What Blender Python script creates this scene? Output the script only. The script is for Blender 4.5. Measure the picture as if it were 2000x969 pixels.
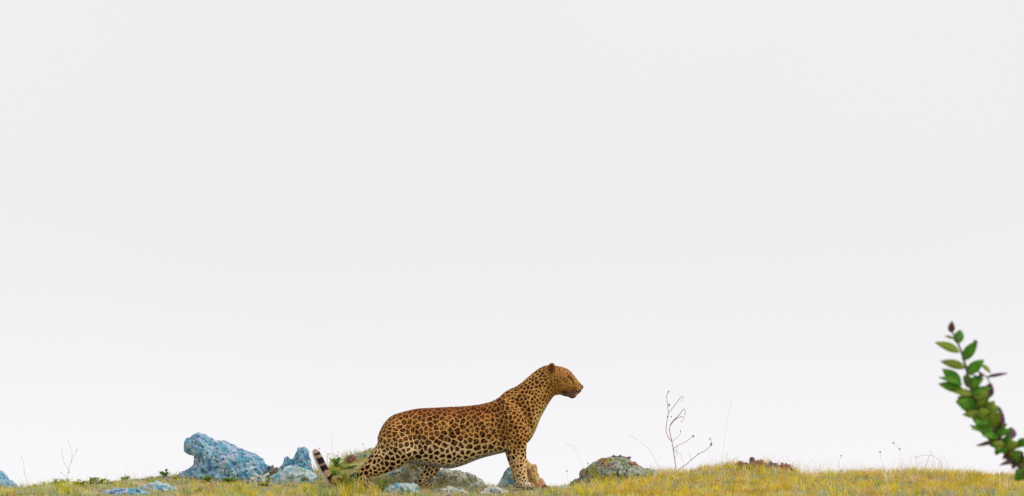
import bpy, math, random
import numpy as np
from mathutils import Vector, noise, kdtree

for o in list(bpy.data.objects):
    bpy.data.objects.remove(o)
scene = bpy.context.scene
COL = scene.collection
R = math.radians
random.seed(11)
rng = np.random.default_rng(11)

# ------------------------------------------------------------------ camera
CAM = Vector((0.0, -40.0, -1.2))
PITCH = math.atan2(1.558 + 1.2, 40.0)
FPX = 12000.0                                   # focal length in photo pixels
cam_data = bpy.data.cameras.new('camera')
cam_data.sensor_width = 36.0
cam_data.lens = FPX / 2000.0 * 36.0
cam_data.clip_start = 0.5
cam_data.clip_end = 6000.0
cam_data.dof.use_dof = True
cam_data.dof.focus_distance = 40.1
cam_data.dof.aperture_fstop = 10.5
cam = bpy.data.objects.new('camera', cam_data)
COL.objects.link(cam)
cam.location = CAM
cam.rotation_euler = (math.pi / 2 + PITCH, 0, 0)
scene.camera = cam

# ------------------------------------------------------------------ sky and sun
SUN_EL, SUN_AZ = R(38), R(82)                   # azimuth to the right of the line from scene to camera
world = bpy.data.worlds.new('World')
scene.world = world
world.use_nodes = True
wn, wl = world.node_tree.nodes, world.node_tree.links
wn.clear()
sky = wn.new('ShaderNodeTexSky')
sky.sky_type = 'NISHITA'
sky.sun_disc = False
sky.sun_elevation = SUN_EL
sky.sun_rotation = R(180) - SUN_AZ
sky.air_density = 1.0
sky.dust_density = 6.0
sky.ozone_density = 1.0
hs = wn.new('ShaderNodeHueSaturation')
hs.inputs['Saturation'].default_value = 0.25
bg_clear = wn.new('ShaderNodeBackground')
bg_clear.inputs['Strength'].default_value = 0.10
bg_cloud = wn.new('ShaderNodeBackground')       # even cloud cover over the clear sky
tc = wn.new('ShaderNodeTexCoord')
nz = wn.new('ShaderNodeTexNoise')
nz.inputs['Scale'].default_value = 7.0
nz.inputs['Detail'].default_value = 4.0
cr = wn.new('ShaderNodeValToRGB')
cr.color_ramp.elements[0].position = 0.3
cr.color_ramp.elements[0].color = (0.972, 0.960, 0.988, 1)
cr.color_ramp.elements[1].position = 0.7
cr.color_ramp.elements[1].color = (0.995, 0.985, 1.0, 1)
sepz = wn.new('ShaderNodeSeparateXYZ')           # cloud cover a little paler in the haze near the horizon
hz = wn.new('ShaderNodeMapRange')
hz.interpolation_type = 'SMOOTHSTEP'
hz.inputs['From Min'].default_value = 0.015
hz.inputs['From Max'].default_value = 0.08
hz.inputs['To Min'].default_value = 1.13
hz.inputs['To Max'].default_value = 0.99
wl.new(tc.outputs['Generated'], sepz.inputs[0])
wl.new(sepz.outputs['Z'], hz.inputs['Value'])
wl.new(hz.outputs['Result'], bg_cloud.inputs['Strength'])
mixw = wn.new('ShaderNodeMixShader')
mixw.inputs[0].default_value = 0.86
wo = wn.new('ShaderNodeOutputWorld')
wl.new(tc.outputs['Generated'], nz.inputs['Vector'])
wl.new(nz.outputs['Fac'], cr.inputs['Fac'])
wl.new(sky.outputs['Color'], hs.inputs['Color'])
wl.new(hs.outputs['Color'], bg_clear.inputs['Color'])
wl.new(cr.outputs['Color'], bg_cloud.inputs['Color'])
wl.new(bg_clear.outputs[0], mixw.inputs[1])
wl.new(bg_cloud.outputs[0], mixw.inputs[2])
wl.new(mixw.outputs[0], wo.inputs['Surface'])

sun_data = bpy.data.lights.new('sun', 'SUN')
sun_data.energy = 1.5
sun_data.angle = R(12)
sun_data.color = (1.0, 0.93, 0.82)
sun = bpy.data.objects.new('sun', sun_data)
COL.objects.link(sun)
sd = Vector((math.sin(SUN_AZ) * math.cos(SUN_EL), -math.cos(SUN_AZ) * math.cos(SUN_EL), math.sin(SUN_EL)))
sun.rotation_euler = sd.to_track_quat('Z', 'Y').to_euler()
sun.location = sd * 30

vs = scene.view_settings
vs.view_transform = 'Standard'
vs.look = 'None'
vs.gamma = 1.0
vs.use_curve_mapping = False
vs.exposure = 0.0
scene.cycles.use_denoising = False
scene.cycles.max_bounces = 6


# ------------------------------------------------------------------ helpers
cp, sp = math.cos(PITCH), math.sin(PITCH)


def P(px, py, y=0.0):
    """photo pixel -> point of the place at depth y"""
    a, b = (px - 1000.0) / FPX, -(py - 484.5) / FPX
    d = Vector((a, cp - b * sp, sp + b * cp))
    t = (y - CAM.y) / d.y
    return CAM + d * t


def tag(o, label=None, cat=None, group=None, kind=None):
    if label: o['label'] = label
    if cat: o['category'] = cat
    if group: o['group'] = group
    if kind: o['kind'] = kind
    return o


def empty(name, loc):
    o = bpy.data.objects.new(name, None)
    o.empty_display_size = 0.05
    o.location = loc
    COL.objects.link(o)
    return o


def link(name, me, mat=None, parent=None, loc=None):
    o = bpy.data.objects.new(name, me)
    COL.objects.link(o)
    if mat is not None and not me.materials:
        me.materials.append(mat)
    if loc is not None:
        o.location = loc
    if parent is not None:
        o.parent = parent
    return o


def mesh_np(name, verts, faces, smooth=True, colors=None):
    """verts (n,3), faces (m,k) with one k"""
    me = bpy.data.meshes.new(name)
    verts = np.asarray(verts, np.float32)
    faces = np.asarray(faces, np.int32)
    n, m, k = len(verts), len(faces), faces.shape[1]
    me.vertices.add(n)
    me.vertices.foreach_set('co', verts.ravel())
    me.loops.add(m * k)
    me.loops.foreach_set('vertex_index', faces.ravel())
    me.polygons.add(m)
    me.polygons.foreach_set('loop_start', np.arange(0, m * k, k, dtype=np.int32))
    me.polygons.foreach_set('loop_total', np.full(m, k, np.int32))
    if smooth:
        me.polygons.foreach_set('use_smooth', np.ones(m, bool))
    me.update()
    me.validate()
    if colors is not None:
        at = me.attributes.new('coat', 'FLOAT_COLOR', 'POINT')
        c = np.ones((n, 4), np.float32)
        c[:, :3] = colors
        at.data.foreach_set('color', c.ravel())
    return me


class MB:
    """collects shapes of one mesh"""
    def __init__(self):
        self.v, self.f = [], []

    def ring_loft(self, rings, cap=True):
        k = len(rings[0])
        s = len(self.v)
        for r in rings:
            self.v.extend([tuple(p) for p in r])
        for i in range(len(rings) - 1):
            for j in range(k):
                a = s + i * k + j
                b = s + i * k + (j + 1) % k
                self.f.append((a, b, b + k, a + k))
        if cap:
            for idx in (0, len(rings) - 1):
                c = np.mean(np.array([tuple(p) for p in rings[idx]]), axis=0)
                ci = len(self.v)
                self.v.append(tuple(c))
                for j in range(k):
                    a = s + idx * k + j
                    b = s + idx * k + (j + 1) % k
                    self.f.append((a, b, ci) if idx else (b, a, ci))

    def tube(self, pts, radii, sides=6):
        pts = [Vector(p) for p in pts]
        rings = []
        up = Vector((0.13, 0.97, 0.21)).normalized()
        for i, p in enumerate(pts):
            t = (pts[min(i + 1, len(pts) - 1)] - pts[max(i - 1, 0)]).normalized()
            a = t.cross(up).normalized()
            b = t.cross(a).normalized()
            rings.append([p + (a * math.cos(q) + b * math.sin(q)) * radii[i]
                          for q in [2 * math.pi * j / sides for j in range(sides)]])
        self.ring_loft(rings)

    def ball(self, c, r, sz=1.0, n=8, m=6, rot=0.0):
        rings = []
        for i in range(1, m):
            ph = math.pi * i / m
            rings.append([Vector((c[0] + r * math.sin(ph) * math.cos(2 * math.pi * j / n),
                                  c[1] + r * math.sin(ph) * math.sin(2 * math.pi * j / n),
                                  c[2] + r * sz * math.cos(ph))) for j in range(n)])
        self.ring_loft(rings)

    def leaf(self, base, tip, width, normal, bend=0.15, fold=0.25, seg=6):
        """pointed oval leaf folded along its midrib, with a little thickness"""
        base, tip = Vector(base), Vector(tip)
        ax = tip - base
        L = ax.length
        d = ax / L
        n = Vector(normal)
        n = (n - d * n.dot(d)).normalized()
        s = d.cross(n).normalized()
        th = width * 0.02
        st = len(self.v)
        rows = []
        for i in range(seg + 1):
            t = i / seg
            w = width * 0.5 * max(0.0, math.sin(math.pi * min(1, t ** 0.8))) ** 0.8
            if i == 0: w = width * 0.06
            if i == seg: w = width * 0.02
            c = base + d * (L * t) - n * (bend * L * (t - 0.3) ** 2) + n * (bend * L * 0.09)
            rows.append((c, w))
        for side in (1, -1):
            for c, w in rows:
                for q in (-1, 0, 1):
                    p = c + s * (w * q) + n * (abs(q) * w * fold) + n * (side * th)
                    self.v.append(tuple(p))
        K = (seg + 1) * 3
        for k, off in enumerate((0, K)):
            for i in range(seg):
                for q in range(2):
                    a = st + off + i * 3 + q
                    f = (a, a + 1, a + 4, a + 3)
                    self.f.append(f if k == 0 else f[::-1])
        for i in range(seg):
            for q in (0, 2):
                a, b = st + i * 3 + q, st + (i + 1) * 3 + q
                f = (a, b, b + K, a + K)
                self.f.append(f if q == 0 else f[::-1])

    def mesh(self, name, smooth=True):
        me = bpy.data.meshes.new(name)
        me.from_pydata(self.v, [], self.f)
        me.update()
        if smooth:
            me.polygons.foreach_set('use_smooth', np.ones(len(me.polygons), bool))
        return me

    def build(self, name, mat, parent=None, smooth=True, loc=None):
        if loc is not None:
            l = Vector(loc)
            self.v = [tuple(Vector(p) - l) for p in self.v]
        return link(name, self.mesh(name, smooth), mat, parent)


def voxel(me, size):
    o = bpy.data.objects.new('tmp', me)
    COL.objects.link(o)
    m = o.modifiers.new('r', 'REMESH')
    m.mode = 'VOXEL'
    m.voxel_size = size
    m.adaptivity = 0
    dg = bpy.context.evaluated_depsgraph_get()
    dg.update()
    out = bpy.data.meshes.new_from_object(o.evaluated_get(dg))
    bpy.data.objects.remove(o)
    return out


def get_co(me):
    a = np.empty(len(me.vertices) * 3, np.float32)
    me.vertices.foreach_get('co', a)
    return a.reshape(-1, 3).astype(np.float64)


def get_no(me):
    a = np.empty(len(me.vertices) * 3, np.float32)
    me.vertices.foreach_get('normal', a)
    return a.reshape(-1, 3).astype(np.float64)


def set_co(me, co):
    me.vertices.foreach_set('co', co.astype(np.float32).ravel())
    me.update()


def laplacian(me, co, iters, lam):
    e = np.empty(len(me.edges) * 2, np.int32)
    me.edges.foreach_get('vertices', e)
    e = e.reshape(-1, 2)
    n = len(co)
    deg = np.bincount(e.ravel(), minlength=n).astype(float)[:, None]
    for _ in range(iters):
        s = np.empty_like(co)
        for k in range(3):
            s[:, k] = np.bincount(e[:, 0], co[e[:, 1], k], n) + np.bincount(e[:, 1], co[e[:, 0], k], n)
        co = co + (s / np.maximum(deg, 1) - co) * lam
    return co


def smoothstep(a, b, x):
    t = np.clip((x - a) / (b - a), 0, 1)
    return t * t * (3 - 2 * t)


def vnoise(x, y, seed=0):
    """smooth 2D value noise, arrays"""
    xi, yi = np.floor(x).astype(np.int64), np.floor(y).astype(np.int64)
    fx, fy = x - xi, y - yi
    fx, fy = fx * fx * (3 - 2 * fx), fy * fy * (3 - 2 * fy)

    def h(a, b):
        q = np.sin(a * 127.1 + b * 311.7 + seed * 74.7) * 43758.5453
        return q - np.floor(q)
    return (h(xi, yi) * (1 - fx) + h(xi + 1, yi) * fx) * (1 - fy) + (h(xi, yi + 1) * (1 - fx) + h(xi + 1, yi + 1) * fx) * fy


# ------------------------------------------------------------------ materials
def new_mat(name):
    m = bpy.data.materials.new(name)
    m.use_nodes = True
    nt = m.node_tree
    b = nt.nodes['Principled BSDF']
    return m, nt, b


def noise_mat(name, stops, scale=20, detail=8, rough=0.9, bump=0.4, bump_scale=60, spots=None, dist=0.01):
    """stops: list of (pos, rgb) on fractal noise; spots: (rgb, scale, amount)"""
    m, nt, b = new_mat(name)
    N, L = nt.nodes, nt.links
    tcn = N.new('ShaderNodeTexCoord')
    n1 = N.new('ShaderNodeTexNoise')
    n1.inputs['Scale'].default_value = scale
    n1.inputs['Detail'].default_value = detail
    n1.inputs['Roughness'].default_value = 0.7
    L.new(tcn.outputs['Object'], n1.inputs['Vector'])
    r = N.new('ShaderNodeValToRGB')
    el = r.color_ramp.elements
    el[0].position, el[0].color = stops[0][0], (*stops[0][1], 1)
    el[1].position, el[1].color = stops[-1][0], (*stops[-1][1], 1)
    for p, c in stops[1:-1]:
        e = el.new(p)
        e.color = (*c, 1)
    L.new(n1.outputs['Fac'], r.inputs['Fac'])
    out = r.outputs['Color']
    for sp_ in (spots or []):
        rgb, sc, amount = sp_
        n2 = N.new('ShaderNodeTexNoise')
        n2.inputs['Scale'].default_value = sc
        n2.inputs['Detail'].default_value = 4
        mp = N.new('ShaderNodeMapping')
        mp.inputs['Location'].default_value = (sc * 0.37, 1.7, sc * .11)
        L.new(tcn.outputs['Object'], mp.inputs['Vector'])
        L.new(mp.outputs['Vector'], n2.inputs['Vector'])
        mr = N.new('ShaderNodeMapRange')
        mr.inputs['From Min'].default_value = 0.62 - amount * 0.25
        mr.inputs['From Max'].default_value = 0.70 - amount * 0.25
        L.new(n2.outputs['Fac'], mr.inputs['Value'])
        mx = N.new('ShaderNodeMix')
        mx.data_type = 'RGBA'
        L.new(mr.outputs['Result'], mx.inputs['Factor'])
        L.new(out, mx.inputs['A'])
        mx.inputs['B'].default_value = (*rgb, 1)
        out = mx.outputs['Result']
    L.new(out, b.inputs['Base Color'])
    b.inputs['Roughness'].default_value = rough
    b.inputs['Specular IOR Level'].default_value = 0.25
    if bump:
        n3 = N.new('ShaderNodeTexNoise')
        n3.inputs['Scale'].default_value = bump_scale
        n3.inputs['Detail'].default_value = 8
        L.new(tcn.outputs['Object'], n3.inputs['Vector'])
        bp = N.new('ShaderNodeBump')
        bp.inputs['Strength'].default_value = bump
        bp.inputs['Distance'].default_value = dist
        L.new(n3.outputs['Fac'], bp.inputs['Height'])
        L.new(bp.outputs['Normal'], b.inputs['Normal'])
    return m


def attr_mat(name, rough=0.8, translucent=0.0, sheen=0.0, noise_amt=0.0, spec=0.2):
    m, nt, b = new_mat(name)
    N, L = nt.nodes, nt.links
    a = N.new('ShaderNodeAttribute')
    a.attribute_name = 'coat'
    out = a.outputs['Color']
    if noise_amt:
        tcn = N.new('ShaderNodeTexCoord')
        n1 = N.new('ShaderNodeTexNoise')
        n1.inputs['Scale'].default_value = 160
        n1.inputs['Detail'].default_value = 3
        L.new(tcn.outputs['Object'], n1.inputs['Vector'])
        mr = N.new('ShaderNodeMapRange')
        mr.inputs['To Min'].default_value = 1 - noise_amt
        mr.inputs['To Max'].default_value = 1 + noise_amt
        L.new(n1.outputs['Fac'], mr.inputs['Value'])
        mx = N.new('ShaderNodeVectorMath')
        mx.operation = 'SCALE'
        L.new(out, mx.inputs[0])
        L.new(mr.outputs['Result'], mx.inputs['Scale'])
        out = mx.outputs['Vector']
    L.new(out, b.inputs['Base Color'])
    b.inputs['Roughness'].default_value = rough
    b.inputs['Specular IOR Level'].default_value = spec
    b.inputs['Sheen Weight'].default_value = sheen
    if translucent:
        t = N.new('ShaderNodeBsdfTranslucent')
        L.new(out, t.inputs['Color'])
        mxs = N.new('ShaderNodeMixShader')
        mxs.inputs[0].default_value = translucent
        L.new(b.outputs[0], mxs.inputs[1])
        L.new(t.outputs[0], mxs.inputs[2])
        L.new(mxs.outputs[0], nt.nodes['Material Output'].inputs['Surface'])
    return m


def leaf_mat(name, c1, c2, translucent=0.3):
    m = noise_mat(name, [(0.35, c1), (0.65, c2)], scale=35, rough=0.5, bump=0.15, bump_scale=200)
    nt = m.node_tree
    b = nt.nodes['Principled BSDF']
    t = nt.nodes.new('ShaderNodeBsdfTranslucent')
    nt.links.new(b.inputs['Base Color'].links[0].from_socket, t.inputs['Color'])
    mxs = nt.nodes.new('ShaderNodeMixShader')
    mxs.inputs[0].default_value = translucent
    nt.links.new(b.outputs[0], mxs.inputs[1])
    nt.links.new(t.outputs[0], mxs.inputs[2])
    nt.links.new(mxs.outputs[0], nt.nodes['Material Output'].inputs['Surface'])
    return m


M = {}
M['soil'] = noise_mat('soil', [(0.3, (0.17, 0.14, 0.06)), (0.5, (0.34, 0.27, 0.11)), (0.7, (0.50, 0.44, 0.29))],
                      scale=6, bump=0.7, bump_scale=40, spots=[((0.25, 0.27, 0.10), 3, 0.6)])
M['blue_rock'] = noise_mat('blue_rock', [(0.30, (0.06, 0.16, 0.30)), (0.42, (0.17, 0.35, 0.50)), (0.54, (0.32, 0.52, 0.64)),
                                         (0.70, (0.66, 0.73, 0.84))],
                           scale=15, bump=1.0, bump_scale=38, dist=0.03,
                           spots=[((0.50, 0.53, 0.64), 9, 0.36), ((0.12, 0.40, 0.50), 19, 0.36), ((0.09, 0.23, 0.46), 24, 0.26), ((0.04, 0.09, 0.15), 42, 0.26)])
M['grey_rock'] = noise_mat('grey_rock', [(0.30, (0.26, 0.27, 0.22)), (0.44, (0.50, 0.52, 0.44)), (0.58, (0.66, 0.65, 0.56)),
                                         (0.75, (0.80, 0.78, 0.72))],
                           scale=20, bump=1.0, bump_scale=38, dist=0.03,
                           spots=[((0.34, 0.33, 0.13), 10, 0.35), ((0.30, 0.42, 0.42), 16, 0.3), ((0.12, 0.11, 0.09), 50, 0.25)])
M['pale_blue_rock'] = noise_mat('pale_blue_rock', [(0.30, (0.24, 0.36, 0.39)), (0.5, (0.50, 0.60, 0.62)), (0.72, (0.74, 0.78, 0.78))],
                                scale=22, bump=0.9, bump_scale=45, dist=0.02,
                                spots=[((0.13, 0.36, 0.48), 16, 0.4), ((0.20, 0.30, 0.16), 25, 0.3)])
M['tan_rock'] = noise_mat('tan_rock', [(0.30, (0.30, 0.16, 0.07)), (0.48, (0.58, 0.38, 0.15)), (0.62, (0.70, 0.52, 0.28)),
                                       (0.75, (0.68, 0.60, 0.52))],
                          scale=18, bump=0.9, bump_scale=45, dist=0.02,
                          spots=[((0.42, 0.17, 0.12), 16, 0.4), ((0.36, 0.36, 0.08), 22, 0.35)])
M['mossy_rock'] = noise_mat('mossy_rock', [(0.30, (0.10, 0.12, 0.10)), (0.44, (0.25, 0.29, 0.22)), (0.58, (0.42, 0.45, 0.36)),
                                           (0.75, (0.62, 0.63, 0.60))],
                            scale=16, bump=0.9, bump_scale=45, dist=0.02,
                            spots=[((0.36, 0.17, 0.07), 8, 0.34), ((0.32, 0.33, 0.08), 11, 0.3), ((0.22, 0.25, 0.32), 14, 0.3), ((0.06, 0.08, 0.08), 40, 0.3)])
M['red_stone'] = noise_mat('red_stone', [(0.30, (0.09, 0.04, 0.03)), (0.5, (0.30, 0.14, 0.10)), (0.7, (0.55, 0.33, 0.26))],
                           scale=30, bump=0.8, bump_scale=80)
M['purple_stone'] = noise_mat('purple_stone', [(0.30, (0.07, 0.05, 0.06)), (0.5, (0.20, 0.14, 0.17)), (0.7, (0.42, 0.33, 0.38))],
                              scale=30, bump=0.8, bump_scale=80)
M['dead_wood'] = noise_mat('dead_wood', [(0.3, (0.46, 0.36, 0.39)), (0.7, (0.68, 0.56, 0.60))], scale=40, bump=0.3)
M['pale_straw'] = noise_mat('pale_straw', [(0.3, (0.52, 0.47, 0.46)), (0.7, (0.72, 0.67, 0.64))], scale=40, bump=0.0)
M['seed_head'] = noise_mat('seed_head', [(0.3, (0.20, 0.12, 0.12)), (0.7, (0.42, 0.28, 0.28))], scale=60, bump=0.5, bump_scale=200)
M['bleached_wood'] = noise_mat('bleached_wood', [(0.3, (0.55, 0.53, 0.48)), (0.7, (0.80, 0.80, 0.76))], scale=40, bump=0.4)
M['herb'] = leaf_mat('herb', (0.46, 0.54, 0.05), (0.72, 0.70, 0.10), 0.45)
M['herb_green'] = leaf_mat('herb_green', (0.22, 0.46, 0.06), (0.46, 0.64, 0.12), 0.45)
M['shrub_leaf'] = leaf_mat('shrub_leaf', (0.05, 0.24, 0.012), (0.18, 0.42, 0.035), 0.3)
M['shrub_leaf_light'] = leaf_mat('shrub_leaf_light', (0.20, 0.32, 0.02), (0.36, 0.42, 0.06), 0.3)
M['shrub_leaf_purple'] = leaf_mat('shrub_leaf_purple', (0.10, 0.035, 0.09), (0.20, 0.08, 0.13), 0.25)
M['shrub_leaf_red'] = leaf_mat('shrub_leaf_red', (0.16, 0.05, 0.05), (0.24, 0.09, 0.07), 0.25)
M['shrub_stem'] = noise_mat('shrub_stem', [(0.3, (0.07, 0.06, 0.03)), (0.7, (0.16, 0.12, 0.07))], scale=60, bump=0.4)
M['coat'] = attr_mat('coat', rough=0.8, noise_amt=0.12, spec=0.08)
M['fur'] = attr_mat('fur', rough=0.8, translucent=0.1, spec=0.08)
M['grass'] = attr_mat('grass', rough=0.7, translucent=0.3)
M['nose'] = noise_mat('nose', [(0.3, (0.09, 0.02, 0.03)), (0.7, (0.20, 0.05, 0.07))], scale=200, rough=0.45, bump=0.2, bump_scale=600)
M['eye'] = noise_mat('eye', [(0.3, (0.06, 0.03, 0.005)), (0.7, (0.14, 0.08, 0.01))], scale=300, rough=0.12, bump=0)
M['whisker'] = noise_mat('whisker', [(0.3, (0.7, 0.66, 0.6)), (0.7, (0.8, 0.77, 0.7))], scale=50, bump=0)

# ------------------------------------------------------------------ ground
YC = 0.7
crest_px = [(-900, 962), (-200, 960), (0, 960), (60, 960), (110, 954), (160, 949), (220, 943), (260, 937), (330, 930),
            (380, 927), (450, 931), (520, 934), (560, 931), (600, 926), (640, 915), (680, 899), (720, 890), (760, 897),
            (800, 919), (860, 937), (920, 944), (960, 952), (1000, 953), (1060, 954), (1100, 954), (1130, 945),
            (1170, 932), (1210, 927), (1260, 925), (1300, 926), (1350, 922), (1400, 914), (1450, 911), (1500, 911),
            (1545, 918), (1570, 936), (1620, 930), (1700, 925), (1800, 925), (1900, 928), (2000, 932), (2200, 936), (3000, 950)]
CX = np.array([P(a, b, YC).x for a, b in crest_px])
CZ = np.array([P(a, b, YC).z for a, b in crest_px])
BY = np.array([-3000, -300, -60, -40, -6, -0.4, 0.0, 0.7, 1.2, 3, 10, 60, 200, 3000])
BZ = np.array([-12, -8, -3.9, -2.8, -0.80, -0.062, -0.008, 0.025, -0.01, -0.25, -1.3, -9, -14, -16])


def gz(x, y):
    x, y = np.asarray(x, float), np.asarray(y, float)
    b = np.interp(y, BY, BZ)
    c = np.interp(x, CX, CZ) - 0.025
    w = np.where(y < YC, 1 - smoothstep(0, 0.85, YC - y), 1 - smoothstep(0, 2.5, y - YC))
    n = (vnoise(x * 4, y * 4, 1) - .5) * 0.022 + (vnoise(x * 13, y * 13, 2) - .5) * 0.010 + (vnoise(x * .35, y * .35, 3) - .5) * 0.05 * smoothstep(1.5, 8, np.abs(y))
    return b + c * w + n


def graded(lo, hi, step, far, grow=1.35):
    c = list(np.arange(lo, hi + 1e-6, step))
    s, p = step, hi
    while p < far:
        s *= grow
        p += s
        c.append(p)
    s, p = step, lo
    pre = []
    while p > -far:
        s *= grow
        p -= s
        pre.append(p)
    return np.array(pre[::-1] + c)


gx, gy = graded(-4.0, 4.0, 0.04, 2500), graded(-1.6, 2.2, 0.04, 2500)
XX, YY = np.meshgrid(gx, gy)
ZZ = gz(XX, YY)
nx, ny = len(gx), len(gy)
idx = np.arange(nx * ny).reshape(ny, nx)
gf = np.stack([idx[:-1, :-1], idx[:-1, 1:], idx[1:, 1:], idx[1:, :-1]], -1).reshape(-1, 4)
ground = link('ground', mesh_np('ground', np.stack([XX, YY, ZZ], -1).reshape(-1, 3), gf), M['soil'])
tag(ground, 'stony brown earth of the ridge under the grass', kind='structure')


def g(x, y):
    return float(gz(x, y))


# ------------------------------------------------------------------ rocks
def rock(name, label, poly, y, thick, mat, seed, vox=0.010, amp=0.016, freq=9.0, group=None, cat='rock', power=2.4):
    if cat == 'stone':
        amp, freq, vox = amp * 1.9, 24.0, min(vox, 0.0045)
    rr = random.Random(seed)
    pts = [P(a, b, y) for a, b in poly]
    xs, zs = [p.x for p in pts], [p.z for p in pts]
    cx, cz = sum(xs) / len(xs), min(zs) + 0.4 * (max(zs) - min(zs))
    org = Vector((cx, y, min(zs)))
    fine = []
    for i, p in enumerate(pts):
        q = pts[(i + 1) % len(pts)]
        n = max(1, int((q - p).length / 0.03))
        for k in range(n):
            t = k / n
            fine.append((p.x + (q.x - p.x) * t, p.z + (q.z - p.z) * t))
    mb = MB()
    rings = []
    T = 9
    for i in range(T):
        t = -0.97 + 1.94 * i / (T - 1)
        s = (1 - abs(t) ** power) ** (1 / power)
        dx = 0.05 * (noise.noise(Vector((seed, t * 2, 0.3))))
        rings.append([Vector((cx + (a - cx) * s + dx * abs(t), y + t * thick, cz + (b - cz) * (0.25 + 0.75 * s))) - org for a, b in fine])
    mb.ring_loft(rings)
    me = voxel(mb.mesh(name), vox)
    co = get_co(me)
    no = get_no(me)
    off = Vector((seed * 7.13, seed * 3.7, seed * 1.9))
    for i in range(len(co)):
        v = Vector(co[i])
        a = noise.fractal(v * freq + off, 0.9, 2.1, 4)
        vd = noise.voronoi(v * freq * 1.3 + off)[0]
        b = vd[1] - vd[0]
        ve = noise.voronoi(v * freq * 4.1 + off)[0]
        e = ve[1] - ve[0]
        co[i] += no[i] * (amp * a * 0.85 + amp * 2.2 * (min(b, 0.5) - 0.3) + amp * 0.75 * (min(e, 0.45) - 0.25) - amp * 0.05)
    set_co(me, co)
    me.polygons.foreach_set('use_smooth', np.ones(len(me.polygons), bool))
    o = link(name, me, mat, None, org)
    tag(o, label, cat, group)
    return o


rock('boulder', 'large blue-grey boulder with an overhanging blunt head, left of the leopard',
     [(360, 878), (363, 862), (372, 852), (388, 845), (402, 849), (413, 857), (424, 861), (436, 861), (450, 868), (470, 877),
      (492, 885), (508, 891), (519, 903), (524, 916), (528, 945), (520, 962), (420, 968), (340, 965), (335, 945), (352, 927), (366, 919),
      (377, 905), (379, 888), (368, 884)], 0.62, 0.26, M['blue_rock'], 3, vox=0.007, amp=0.014, freq=8.5)
rock('boulder', 'blue-grey rounded boulder cut off by the left edge of the picture',
     [(-75, 935), (-50, 915), (-15, 916), (2, 922), (14, 932), (26, 942), (37, 955), (40, 975), (-80, 975)], 0.55, 0.2, M['blue_rock'], 5, amp=0.014)
rock('boulder', 'small blue-grey rock with two peaks just left of the tail tip',
     [(545, 918), (553, 905), (562, 890), (570, 894), (578, 886), (583, 874), (594, 872), (603, 878), (607, 894), (611, 912), (622, 940), (615, 962), (545, 962), (538, 935)],
     0.5, 0.13, M['blue_rock'], 8, vox=0.008, amp=0.016)
rock('flat_rock', 'low pale blue rock lying below the two-peaked rock',
     [(523, 932), (540, 922), (558, 912), (585, 910), (607, 922), (622, 932), (620, 965), (525, 965)], 0.28, 0.12, M['pale_blue_rock'], 9, vox=0.008, amp=0.012)
rock('rock', 'pale grey lichened rock above the bank behind the leopard\'s rump',
     [(672, 905), (682, 892), (697, 886), (712, 882), (722, 876), (737, 874), (752, 885), (765, 930), (690, 935)], 0.7, 0.14, M['grey_rock'], 12, vox=0.008, amp=0.012)
rock('stone', 'small brown stone on the grassy bank between tail and rump',
     [(676, 897), (680, 888), (690, 887), (696, 893), (698, 910), (676, 912)], 0.52, 0.03, M['red_stone'], 14, vox=0.005, amp=0.006, cat='stone')
rock('rock', 'grey-green rock under the leopard\'s thigh between its hind legs',
     [(738, 930), (765, 914), (788, 902), (808, 893), (824, 897), (834, 912), (838, 935), (838, 962), (735, 965)], 0.3, 0.12, M['grey_rock'], 15, vox=0.008, amp=0.012)
rock('flat_rock', 'long pale rock slab sloping down right behind the far hind leg',
     [(822, 930), (850, 918), (865, 916), (890, 920), (912, 923), (930, 927), (943, 937), (952, 947), (955, 965), (820, 966)], 0.35, 0.14,
     M['grey_rock'], 17, vox=0.008, amp=0.012)
rock('rock', 'pale blue pointed rock just behind the leopard\'s foreleg',
     [(968, 952), (976, 938), (986, 922), (995, 911), (1003, 913), (1012, 925), (1016, 945), (1016, 966), (966, 966)], 0.28, 0.09, M['pale_blue_rock'], 19, vox=0.006, amp=0.010)
rock('rock', 'upright tan and pink rock pressed against the front of the foreleg',
     [(1020, 897), (1030, 894), (1040, 904), (1047, 906), (1049, 920), (1053, 932), (1056, 945), (1050, 964), (1015, 964)], 0.22, 0.06, M['tan_rock'], 21, vox=0.006, amp=0.010)
rock('rock', 'low golden tan rock lying at the foot of the upright tan rock',
     [(1030, 952), (1040, 938), (1050, 930), (1058, 933), (1064, 945), (1068, 966), (1028, 966)], 0.12, 0.06, M['tan_rock'], 22, vox=0.006, amp=0.008)
rock('stone', 'small reddish stone beside the low golden tan rock',
     [(1061, 950), (1064, 946), (1070, 947), (1072, 955), (1066, 960), (1060, 958)], 0.08, 0.016, M['red_stone'], 23, vox=0.004, amp=0.004, cat='stone')
rock('flat_rock', 'low grey rock in the hollow between the tan rocks and the lichened mound',
     [(1060, 957), (1075, 950), (1096, 951), (1112, 952), (1128, 958), (1130, 968), (1058, 968)], 0.3, 0.12, M['pale_blue_rock'], 24, vox=0.008, amp=0.010)
rock('boulder', 'low grey-green mound of lichened rock right of the leopard',
     [(1106, 953), (1116, 941), (1128, 931), (1138, 918), (1152, 908), (1168, 900), (1182, 893), (1198, 892), (1215, 894), (1232, 899), (1244, 909), (1262, 914),
      (1285, 922), (1300, 945), (1290, 966), (1100, 966)], 0.6, 0.22, M['mossy_rock'], 26, vox=0.007, amp=0.018, freq=8)
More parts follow.
